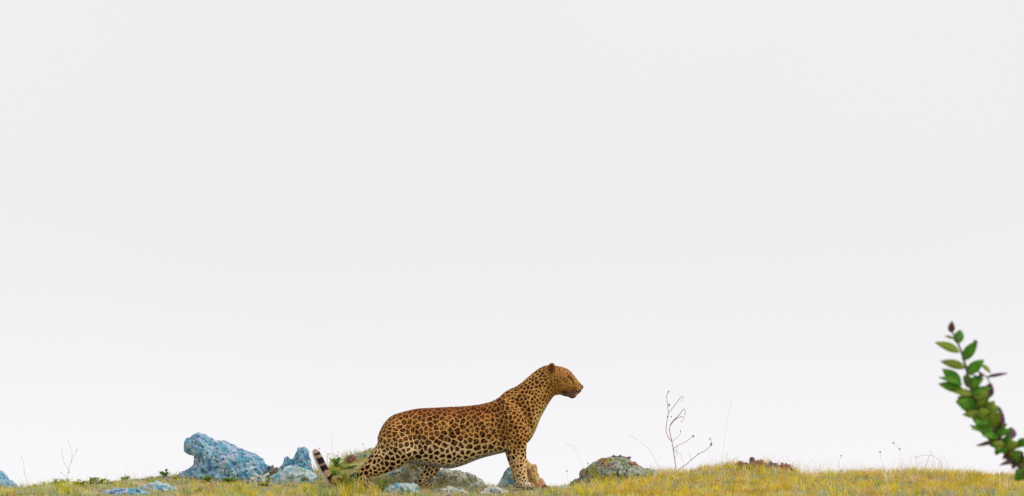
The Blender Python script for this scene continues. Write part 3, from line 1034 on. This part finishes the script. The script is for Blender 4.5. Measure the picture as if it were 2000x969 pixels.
def grass_colour(x, y):
    n = len(x)
    px = to_px(x)
    wts = np.zeros((n, 7))
    right = smoothstep(1080, 1180, px)
    left = 1 - smoothstep(330, 380, px)
    n1, n2, n3, n4 = [vnoise(x * s, y * s * 1.5, k) for s, k in ((5, 21), (7, 22), (9, 23), (4, 24))]
    wts[:, 0] = 0.5 + 0.5 * right + 1.8 * right * n1
    wts[:, 1] = 0.7 + 1.0 * n2
    wts[:, 2] = 0.12 + 0.05 * right + 0.8 * smoothstep(0.55, 0.8, n3)
    wts[:, 3] = 0.4 + 1.2 * smoothstep(0.5, 0.8, n4)
    wts[:, 4] = (0.15 + 1.3 * smoothstep(0.5, 0.8, n2)) * (1 - 0.75 * right) + 2.0 * np.exp(-((px - 665) / 40) ** 2)
    wts[:, 5] = (0.4 + 0.9 * smoothstep(0.4, 0.7, n1)) * (1 - 0.4 * right) + 1.2 * np.exp(-((px - 670) / 50) ** 2) + 1.2 * np.exp(-((px - 140) / 60) ** 2)
    wts[:, 6] = (0.5 * (1 - right) + 0.1) * (1 + left) + 2.2 * smoothstep(1480, 1600, px) * (1 - smoothstep(-0.5, -0.1, y))
    wts /= wts.sum(1)[:, None]
    cum = wts.cumsum(1)
    jx, jy = x + 0.03 * (vnoise(x * 25, y * 25, 61) - .5), y + 0.05 * (vnoise(x * 25, y * 25, 62) - .5)
    ci, cj = np.floor(jx / 0.038), np.floor(jy / 0.08)
    hsh = np.sin(ci * 12.9898 + cj * 78.233) * 43758.5453
    hsh -= np.floor(hsh)
    hs2 = np.sin(ci * 39.346 + cj * 11.135) * 24634.6345
    hs2 -= np.floor(hs2)
    pickv = np.where(rng.uniform(0, 1, n) < 0.72, hsh, rng.uniform(0, 1, n))
    k = (pickv[:, None] > cum).sum(1).clip(0, 6)
    pal = np.stack([GOLD, YEL, ORG, STRAW, GREEN, LIME, SAGE])
    c = pal[k] * (0.72 + 0.5 * hs2)[:, None] * rng.uniform(0.8, 1.15, (n, 1))
    return np.clip(c + rng.normal(0, 0.012, (n, 3)), 0.01, 0.9)


def density(x, y):
    px = to_px(x)
    d = 0.35 + 0.65 * smoothstep(1080, 1170, px)
    d = np.maximum(d, 0.8 * smoothstep(330, 360, px) * (1 - smoothstep(700, 760, px)))
    d = np.maximum(d, 0.75 * (1 - smoothstep(60, 230, px)))
    d = np.where((y < 0.12) & (((px > 190) & (px < 350)) | ((px > 745) & (px < 1062))), d * 0.4, d)
    return d * (0.55 + 0.45 * smoothstep(0.3, 0.6, vnoise(x * 6, y * 6, 31)))


sets = []
n = 120000
x = rng.uniform(-4.2, 4.4, n)
y = rng.uniform(-1.2, 1.5, n)
k = rng.uniform(0, 1, n) < density(x, y)
x, y = x[k], y[k]
h = rng.uniform(0.018, 0.052, len(x)) * (0.7 + 0.7 * vnoise(x * 5, y * 5, 41)) * (0.75 + 0.35 * smoothstep(1080, 1200, to_px(x)))
sets.append(blades(x, y, h, rng.uniform(0.0022, 0.0045, len(x)), rng.uniform(0.1, 0.9, len(x)), grass_colour(x, y)))
# taller tufts in front of the paws and up the banks
n = 90000
x = rng.uniform(-4.0, 4.0, n)
y = np.where(rng.uniform(0, 1, n) < 0.55, rng.uniform(-0.6, -0.10, n), rng.uniform(-0.1, 1.0, n))
pxx = to_px(x)
tuft = smoothstep(0.50, 0.72, vnoise(x * 9, y * 5, 71)) * 0.6 + smoothstep(0.55, 0.75, vnoise(x * 22, y * 10, 72)) * 0.4
wgt = np.where(y < -0.1, 1.0, 0.15 + 0.6 * ((pxx > 330) & (pxx < 740)) * (y > .25) + 0.45 * (pxx > 1150) + 0.3 * (pxx < 230))
wgt = wgt * (1 + 0.8 * np.exp(-((pxx - 680) / 45) ** 2))
wgt = wgt * np.where((pxx > 770) & (pxx < 1000), 0.5, 1.0) * np.where((pxx > 1050) & (pxx < 1120), 0.3, 1.0)
bare = (y < 0.12) & (((pxx > 190) & (pxx < 350)) | ((pxx > 745) & (pxx < 1062)))
wgt = np.where(bare, wgt * 0.22, wgt)
k = rng.uniform(0, 1, n) < tuft * wgt
x, y, tu = x[k], y[k], tuft[k]
h = rng.uniform(0.03, 0.075, len(x)) * (0.6 + 0.7 * tu) * (0.6 + 0.7 * vnoise(x * 3.1, y * 2, 73)) * (1 + 0.5 * np.exp(-((to_px(x) - 680) / 45) ** 2))
sets.append(blades(x, y, h, rng.uniform(0.0016, 0.0036, len(x)), rng.uniform(0.1, 0.8, len(x)), grass_colour(x, y)))
# the slope towards the camera and behind the crest
n = 42000
x = rng.uniform(-6, 6, n)
y = np.where(rng.uniform(0, 1, n) < 0.75, rng.uniform(-9, -1.2, n), rng.uniform(1.5, 4, n))
h = rng.uniform(0.03, 0.08, n)
sets.append(blades(x, y, h, rng.uniform(0.003, 0.007, n), rng.uniform(0.1, 0.9, n), grass_colour(x, y)))
# fine taller wisps along the crest
n = 5200
x = np.concatenate([rng.uniform(-3.4, -1.0, 700), rng.uniform(0.9, 1.85, 900), rng.uniform(1.86, 3.6, 3600)])
y = rng.uniform(0.3, 1.6, n)
h = (0.03 + 0.15 * rng.uniform(0, 1, n) ** 1.8) * (0.55 + 0.75 * vnoise(x * 5, y, 51))
colw = np.clip(np.array([(0.78, 0.66, 0.46)]) * rng.uniform(0.7, 1.2, (n, 1)), 0, 0.9)
sets.append(blades(x, y, h, rng.uniform(0.0007, 0.0015, n), rng.uniform(0.2, 1.1, n), colw))
vo, vv, ff, cc = 0, [], [], []
for a, b, c in sets:
    vv.append(a)
    ff.append(b + vo)
    cc.append(c)
    vo += len(a)
grass = link('grass', mesh_np('grass', np.concatenate(vv), np.concatenate(ff), False, np.concatenate(cc)), M['grass'])
tag(grass, 'short golden and green grass covering the ridge', 'grass', kind='stuff')

# loose gravel among the grass
n = 1600
gxs = rng.uniform(-3.8, 3.8, n)
gys = rng.uniform(-0.9, 0.9, n)
gzs = gz(gxs, gys)
ico = np.array([(0, 0, 1), (.9, 0, .1), (0, .9, -.1), (-.9, 0, .1), (0, -.9, -.1), (0, 0, -1.)])
icf = np.array([(0, 1, 2), (0, 2, 3), (0, 3, 4), (0, 4, 1), (5, 2, 1), (5, 3, 2), (5, 4, 3), (5, 1, 4)])
sz = rng.uniform(0.004, 0.014, (n, 1, 1))
gv = ico[None] * sz * rng.uniform(0.6, 1.3, (n, 6, 3)) + np.stack([gxs, gys, gzs], -1)[:, None]
gcol = np.repeat(rng.uniform(0.2, 0.55, (n, 1)) * np.array([[1, .97, .9]]) + rng.normal(0, .03, (n, 3)), 6, axis=0)
gravel = link('gravel', mesh_np('gravel', gv.reshape(-1, 3), ((np.arange(n) * 6)[:, None, None] + icf[None]).reshape(-1, 3), False, np.clip(gcol, .03, .8)), M['grass'])
tag(gravel, 'small grey gravel lying between the grass on the ridge', 'gravel', kind='stuff')

# ------------------------------------------------------------------ dry weed right of the mound
def px_path(pts, y0, dy=0.0):
    n = max(1, len(pts) - 1)
    return [P(a, b, y0 + dy * i / n) for i, (a, b) in enumerate(pts)]


def smooth_path(pts, sub=4):
    return [Vector(a) for a in crom([tuple(p) for p in pts], sub)]


WY = 0.68
wb = P(1321, 924, WY)
weed = empty('dry_weed', wb)
tag(weed, 'tall leafless dry weed with curled branches, right of the lichened mound', 'weed')


def stick(name, pts, r0, r1, parent, org, mat, y0=WY, dy=0.0):
    pth = smooth_path(px_path(pts, y0, dy))
    n = len(pth)
    mb = MB()
    mb.tube(pth, [(r0 + (r1 - r0) * i / (n - 1)) * 0.9 for i in range(n)], 6)
    return mb.build(name, mat, parent, loc=org)


stick('main_stem', [(1321, 928), (1319, 905), (1316, 885), (1313, 865), (1309, 848), (1308, 836), (1312, 825), (1322, 815), (1330, 806), (1334, 800), (1337, 799), (1338, 803), (1338, 811)], 0.0042, 0.0022, weed, wb, M['dead_wood'])
stick('branch', [(1312, 862), (1304, 852), (1301, 838), (1303, 822), (1305, 812), (1305, 800), (1303, 785), (1302, 775), (1305, 765)], 0.0030, 0.0026, weed, wb, M['dead_wood'], dy=0.05)
stick('branch', [(1305, 808), (1312, 799), (1322, 786), (1329, 777), (1333, 774), (1335, 778), (1331, 783)], 0.0024, 0.0020, weed, wb, M['dead_wood'], WY + 0.03, -0.06)
stick('branch', [(1310, 830), (1318, 820), (1327, 815), (1335, 814), (1336, 818), (1330, 824)], 0.0034, 0.0018, weed, wb, M['dead_wood'], dy=-0.04)
stick('branch', [(1314, 862), (1323, 854), (1328, 849), (1330, 842)], 0.0018, 0.0018, weed, wb, M['dead_wood'], dy=0.05)
stick('branch', [(1315, 876), (1326, 869), (1338, 864), (1347, 857), (1355, 851)], 0.0022, 0.0018, weed, wb, M['dead_wood'], dy=-0.05)
stick('branch', [(1321, 924), (1330, 914), (1342, 906), (1352, 897), (1364, 887), (1376, 881), (1388, 871), (1390, 865), (1387, 857)], 0.0030, 0.0018, weed, wb, M['dead_wood'], dy=-0.08)
stick('branch', [(1317, 882), (1322, 877), (1323, 870)], 0.0018, 0.0014, weed, wb, M['dead_wood'], dy=-0.03)
stick('branch', [(1350, 900), (1348, 890), (1345, 882)], 0.0016, 0.0010, weed, wb, M['dead_wood'], WY - 0.03)
stick('branch', [(1318, 895), (1327, 885), (1331, 893), (1334, 902)], 0.0013, 0.0010, weed, wb, M['dead_wood'], dy=0.04)
for a, b, r, yy in [(1306, 765, 0.006, WY + .05), (1307, 791, 0.008, WY + .01), (1304, 814, 0.006, WY), (1311, 814, 0.0055, WY), (1329, 842, 0.005, WY + .05), (1354, 852, 0.008, WY - .05),
                    (1389, 868, 0.010, WY - .08), (1387, 857, 0.006, WY - .08), (1322, 883, 0.005, WY), (1316, 878, 0.005, WY), (1364, 886, 0.005, WY - .05), (1320, 818, 0.007, WY - .02)]:
    p = P(a, b, yy)
    mb = MB()
    mb.ball(p, r * 0.72, 1.5)
    mb.build('seed_head', M['seed_head'], weed, loc=wb)

# other thin plants against the sky
def stalk(label, pts, y, r0, r1, heads=(), mat='pale_straw', name='dry_stalk', cat='stalk', extra=(), dy=0.0):
    b = P(*pts[0], y)
    root = empty(name, b)
    tag(root, label, cat)
    r0, r1 = r0 * 0.75, r1 * 0.75
    stick('stem', pts, r0, r1, root, b, M[mat], y, dy)
    for e in extra:
        stick('branch', e, r0 * .8, r1, root, b, M[mat], y, dy * .5)
    for a, c, r in heads:
        mb = MB()
        mb.ball(P(a, c, y + dy * .6), r * 0.72, 1.4)
        mb.build('seed_head', M['seed_head'] if mat != 'pale_straw' else M['dead_wood'], root, loc=b)
    return root


stalk('faint forked dry stalk rising above the yellow-green herbs on the left', [(128, 956), (131, 935), (134, 918), (140, 900), (147, 886), (151, 876)], 0.6, 0.0022, 0.0014,
      [(119, 923, .005), (135, 922, .006), (150, 880, .005), (133, 861, .003)], extra=[[(131, 935), (125, 928), (118, 922)], [(134, 918), (124, 900), (120, 875)], [(138, 904), (141, 885), (133, 862)]])
stalk('faint thin stalk beside the boulder at the left edge', [(58, 958), (52, 940), (48, 923), (46, 905), (42, 893), (39, 886)], 0.6, 0.0018, 0.0010, [(47, 923, .004), (42, 893, .004), (57, 946, .004)])
stalk('bent dry stalk arching over the hollow between tail tip and rump', [(641, 938), (639, 918), (639, 898), (641, 888), (648, 886), (653, 889), (658, 892)], 0.5, 0.0022, 0.0015, [(658, 890, .005), (640, 887, .004)], mat='dead_wood')
stalk('faint straight stalk standing behind the tail tip', [(632, 945), (628, 915), (624, 888), (623, 872)], 0.6, 0.0015, 0.0012, [(624, 876, .005)])
stalk('faint thin stalk rising above the bank behind the rump', [(655, 930), (651, 900), (649, 870), (649, 845)], 0.6, 0.0013, 0.0010, [(649, 866, .003)])
stalk('faint stem with a small seed head beside the leopard\'s rump', [(716, 890), (712, 876), (708, 866)], 0.62, 0.0014, 0.0012, [(709, 867, .005)], mat='dead_wood')
stalk('tall hair-thin stalk right of the leafless dry weed', [(1408, 928), (1412, 890), (1416, 850), (1422, 815), (1429, 780)], 0.7, 0.0012, 0.0007)
stalk('short dark grass stalk between dry weed and golden bank', [(1421, 920), (1420, 900), (1419, 884)], 0.7, 0.0018, 0.0012, [(1420, 887, .004)])
stalk('faint drooping stalk left of the leafless dry weed', [(1293, 928), (1272, 884), (1255, 866), (1238, 855), (1228, 850)], 0.75, 0.0013, 0.0010)
stalk('hair-thin curved stalk hanging over the left slope of the lichened mound', [(1142, 924), (1135, 900), (1124, 877), (1115, 869), (1105, 867)], 0.6, 0.0010, 0.0012)
stalk('short stem with a dark seed head on the left slope of the lichened mound', [(1150, 915), (1148, 908), (1148.5, 905)], 0.55, 0.0010, 0.0010, [(1148.5, 905, .006)], mat='dead_wood')
stalk('lone stem with a dark seed head above the grey rock in the hollow', [(1112, 958), (1109, 938), (1107, 921)], 0.5, 0.0007, 0.0007, [(1107, 920, .006)], mat='dead_wood')
stalk('low twig bending left over the golden grass, far right', [(1842, 925), (1838, 905), (1830, 895), (1815, 889), (1800, 890), (1788, 893)], 0.8, 0.0022, 0.0016, [(1788, 893, .004)], mat='dead_wood', extra=[[(1822, 891), (1818, 884), (1816, 880)], [(1815, 889), (1812, 900), (1806, 915)]])
stalk('thin stem with two dark seed heads above the golden grass, right', [(1768, 925), (1764, 900), (1757, 877), (1751, 870), (1745, 865)], 0.8, 0.0008, 0.0008, [(1757, 877, .007), (1745, 865, .007)], mat='dead_wood')
stalk('thin stem with one seed head left of the two-headed stem', [(1730, 925), (1722, 900), (1719, 883)], 0.8, 0.0008, 0.0008, [(1719, 883, .007)], mat='dead_wood')
stalk('short dry stem with a tilted seed head above the dip in the bank', [(1636, 930), (1638, 905), (1644, 889)], 0.8, 0.0010, 0.0010, [(1643, 890, .006)], mat='dead_wood')
b = P(515, 946, 0.28)
st_ = empty('dead_branch', b)
tag(st_, 'short bleached white stick leaning at the foot of the large boulder', 'stick')
stick('stem', [(509, 950), (512, 938), (517, 930), (526, 925)], 0.014, 0.009, st_, b, M['bleached_wood'], 0.26)
stick('branch', [(512, 936), (500, 927), (494, 928)], 0.008, 0.005, st_, b, M['bleached_wood'], 0.26)

# ------------------------------------------------------------------ low leafy herbs
def herb(label, px, top, y, spread, nl, mat, seed, leafpx=9):
    rr = random.Random(seed)
    x0 = P(px, 950, y).x
    b = Vector((x0, y, g(x0, y) - 0.004))
    root = empty('leafy_herb', b)
    tag(root, label, 'herb', 'low leafy herbs on the ridge')
    H = P(px, top, y).z - b.z
    sm, lm = MB(), MB()
    for k in range(6):
        a = rr.uniform(0, 2 * math.pi)
        out = spread / 300 * rr.uniform(0.2, 1)
        hh = H * rr.uniform(0.55, 1.0)
        pts = [Vector((math.cos(a) * out * t, math.sin(a) * out * t, hh * t)) for t in (0, .35, .7, 1)]
        sm.tube(pts, [0.0022, 0.0018, 0.0014, 0.001], 5)
        for q in range(nl):
            t = rr.uniform(0.05, 1.0)
            p = Vector((math.cos(a) * out * t, math.sin(a) * out * t, hh * t))
            aa = rr.uniform(0, 2 * math.pi)
            d = Vector((math.cos(aa), math.sin(aa), rr.uniform(-0.1, 0.9))).normalized()
            L = leafpx / 300 * rr.uniform(0.6, 1.2)
            lm.leaf(p, p + d * L, L * 0.5, (rr.gauss(0, .4), rr.gauss(0, .4), 1), seg=4)
    sm.build('stem', M['shrub_stem'], root)
    lm.build('foliage', mat, root)


hs_ = [(70, 950, .45, 14, M['herb_green'], 'dark green sprig beside the reddish stone, far left'),
       (112, 938, .5, 14, M['herb_green'], 'green herb just left of the faint forked stalk'),
       (138, 938, .45, 18, M['herb'], 'yellow-green herb under the faint forked stalk'),
       (158, 942, .35, 16, M['herb'], 'low yellow-green herb right of the faint forked stalk'),
       (176, 934, .5, 14, M['herb_green'], 'tallest green herb in the left clump'),
       (194, 938, .45, 16, M['herb'], 'yellow-green herb near the right end of the left clump'),
       (212, 943, .4, 12, M['herb'], 'small herb at the right end of the left clump'),
       (322, 921, .62, 8, M['herb_green'], 'tiny sprig above the grey stone left of the large boulder'),
       (243, 932, .62, 6, M['herb_green'], 'tiny sprig on the dark grey rock low on the left'),
       (658, 896, .55, 10, M['herb_green'], 'small green herb on the bank right of the arching stalk'),
       (672, 912, .4, 22, M['herb_green'], 'bright green herb on the bank left of the leopard\'s hock'),
       (650, 922, .32, 16, M['herb_green'], 'low bright green herb right of the tail tip'),
       (300, 946, .4, 16, M['herb'], 'low yellow-green herb below the grey stone under a twig'),
       (345, 936, .45, 18, M['herb'], 'yellow-green herb at the left foot of the large boulder'),
       (405, 930, .3, 16, M['herb_green'], 'dark green herb in front of the large boulder\'s left end'),
       (445, 933, .3, 16, M['herb_green'], 'dark green herb in front of the middle of the large boulder'),
       (590, 932, .2, 14, M['herb'], 'yellow-green herb in front of the low pale blue rock'),
       (738, 938, -0.14, 16, M['herb_green'], 'green herb growing over the near hind paw'),
       (684, 926, -0.10, 14, M['herb_green'], 'green herb half hiding the tail just left of the hock'),
       (664, 928, -0.12, 12, M['herb'], 'yellow-green herb in front of the lowest bend of the tail'),
       (520, 946, 0.05, 14, M['herb'], 'low yellow-green herb below the bleached white stick'),
       (95, 944, .4, 14, M['herb'], 'yellow-green herb just behind the reddish brown stone, far left')]
for i, (a, t, yy, sp_, mt, lab) in enumerate(hs_):
    herb(lab, a, t - 2, yy, sp_ * 1.5, 16, mt, 100 + i, 7.5)

# ------------------------------------------------------------------ leafy shrub, nearer the camera
SY = -20.0
stem_px = [(2075, 1500), (2062, 1250), (2045, 1060), (2018, 955), (1990, 908), (1968, 878), (1950, 852), (1930, 825), (1910, 792), (1895, 755), (1886, 715), (1873, 675), (1858, 645)]
sb = P(2075, 1500, SY)
sb.z = g(sb.x, SY) - 0.02
shrub = empty('shrub', sb)
tag(shrub, 'green leafy shrub branch leaning in from the right edge of the picture', 'shrub')
pth = smooth_path([sb] + px_path(stem_px, SY))
mb = MB()
nn_ = len(pth)
mb.tube(pth, [0.011 * (1 - i / nn_) + 0.0022 for i in range(nn_)], 8)
mb.build('stem', M['shrub_stem'], shrub, loc=sb)
twigs = [[(1886, 715), (1900, 722), (1915, 728), (1928, 738), (1932, 748), (1931, 765)], [(1908, 790), (1922, 780), (1931, 768)], [(1968, 878), (1985, 872), (2004, 862), (2020, 850)],
         [(1990, 908), (1975, 906), (1962, 904)], [(1890, 730), (1908, 735), (1918, 742)], [(1950, 852), (1932, 862), (1915, 869)], [(1955, 858), (1958, 830), (1955, 805)],
         [(2018, 955), (2005, 940), (1995, 925)], [(1990, 908), (2010, 895), (2025, 890)]]
for k, t in enumerate(twigs):
    pt = smooth_path(px_path(t, SY, 0.05 * (-1) ** k))
    mb = MB()
    mb.tube(pt, [0.0030 - 0.0016 * i / len(pt) for i in range(len(pt))], 6)
    mb.build('twig', M['shrub_stem'], shrub, loc=sb)
G_, L_, U_, D_ = M['shrub_leaf'], M['shrub_leaf_light'], M['shrub_leaf_purple'], M['shrub_leaf_red']
leaves = [((1858, 650), (1859, 629), 11, D_, 0), ((1871, 672), (1875, 646), 17, G_, 0.3), ((1874, 688), (1830, 669), 15, L_, 0.2), ((1880, 704), (1907, 668), 17, G_, 0.1), ((1903, 680), (1905, 664), 8, U_, .2),
          ((1886, 719), (1840, 705), 14, L_, -0.1), ((1889, 730), (1919, 704), 18, G_, 0.2), ((1877, 750), (1843, 722), 18, G_, 0.1), ((1882, 762), (1836, 750), 15, G_, -0.3), ((1880, 752), (1838, 736), 12, G_, .5),
          ((1863, 662), (1846, 656), 6, L_, 0.4), ((1926, 737), (1966, 729), 7, U_, 1.2), ((1917, 747), (1914, 728), 8, U_, 0.4), ((1918, 712), (1934, 728), 8, L_, 0.8), ((1924, 778), (1935, 750), 19, U_, 0.1),
          ((1898, 760), (1888, 735), 17, G_, 0.3), ((1905, 785), (1872, 775), 20, G_, 0.2), ((1910, 795), (1870, 786), 20, G_, -0.2), ((1915, 803), (1885, 800), 20, G_, 0.3), ((1900, 790), (1905, 758), 20, G_, 0),
          ((1912, 795), (1930, 770), 18, G_, 0.4), ((1925, 815), (1940, 785), 22, L_, 0.1), ((1920, 812), (1900, 818), 18, G_, .3), ((1932, 828), (1903, 824), 20, G_, 0.1), ((1935, 832), (1952, 806), 18, L_, 0.2),
          ((1940, 840), (1915, 842), 20, G_, -0.2), ((1925, 846), (1896, 831), 8, U_, 1.0), ((1948, 852), (1922, 850), 16, G_, 0.2), ((1955, 842), (1954, 798), 13, U_, 0.3), ((1946, 848), (1950, 820), 16, G_, 0.1),
          ((1945, 861), (1909, 871), 9, U_, 1.0), ((1974, 858), (1975, 836), 17, U_, 0.1), ((1956, 868), (1945, 888), 12, G_, 0.4), ((1962, 872), (1970, 850), 14, G_, 0.2), ((1970, 880), (1988, 868), 14, G_, 0.5),
          ((1975, 885), (1958, 895), 10, D_, 0.8), ((1990, 900), (1955, 906), 9, U_, 0.9), ((1985, 872), (2004, 858), 14, G_, 0.3), ((1992, 868), (2012, 872), 12, G_, 0.5), ((1995, 905), (2012, 890), 13, L_, 0.4),
          ((1998, 925), (1982, 935), 16, G_, 0.2), ((2002, 935), (1985, 918), 18, G_, 0.1), ((2005, 938), (2000, 912), 16, G_, 0.3), ((1990, 905), (2000, 885), 12, D_, 0.6), ((1986, 902), (1978, 915), 10, U_, .5)]
rl = random.Random(77)
# fill the dense middle of the branch on all sides of the stem
for k in range(54):
    t = 0.78 * rl.uniform(0.0, 1.0) ** 1.2
    q = [(1893, 752), (1910, 792), (1930, 825), (1950, 852), (1972, 884), (2000, 925), (2020, 960)]
    i = min(int(t * 6), 5)
    f = t * 6 - i
    bx_, by_ = q[i][0] + (q[i + 1][0] - q[i][0]) * f, q[i][1] + (q[i + 1][1] - q[i][1]) * f
    a = rl.uniform(0, 2 * math.pi)
    ln = rl.uniform(26, 40) * (0.75 if t > .55 else 1)
    leaves.append(((bx_, by_), (bx_ + math.cos(a) * ln, by_ - abs(math.sin(a)) * ln * 0.9 + 6), rl.uniform(12, 19) * (0.8 if t > .55 else 1), rl.choice([G_, G_, L_, L_, G_]), rl.uniform(-.6, .9)))
for k, (b_, t_, wd_, mt, tilt) in enumerate(leaves):
    tilt = max(-0.4, min(0.5, tilt))
    d0 = rl.uniform(-0.012, 0.012) if k < 15 else rl.uniform(-0.05, 0.05)
    p0 = P(b_[0], b_[1], SY + d0 * .3)
    p1 = P(t_[0], t_[1], SY + d0 + rl.uniform(-0.02, 0.02))
    nrm = Vector((rl.gauss(0, .25), -1 + min(abs(tilt), 1.0) * .45, 0.25 + tilt * .8))
    mb = MB()
    mb.leaf(p0, p0 + (p1 - p0) * 1.08, wd_ * 1.3 / 600.0, nrm, bend=rl.uniform(-.1, .3), fold=rl.uniform(.1, .3))
    mb.build('leaf', mt, shrub, loc=sb)
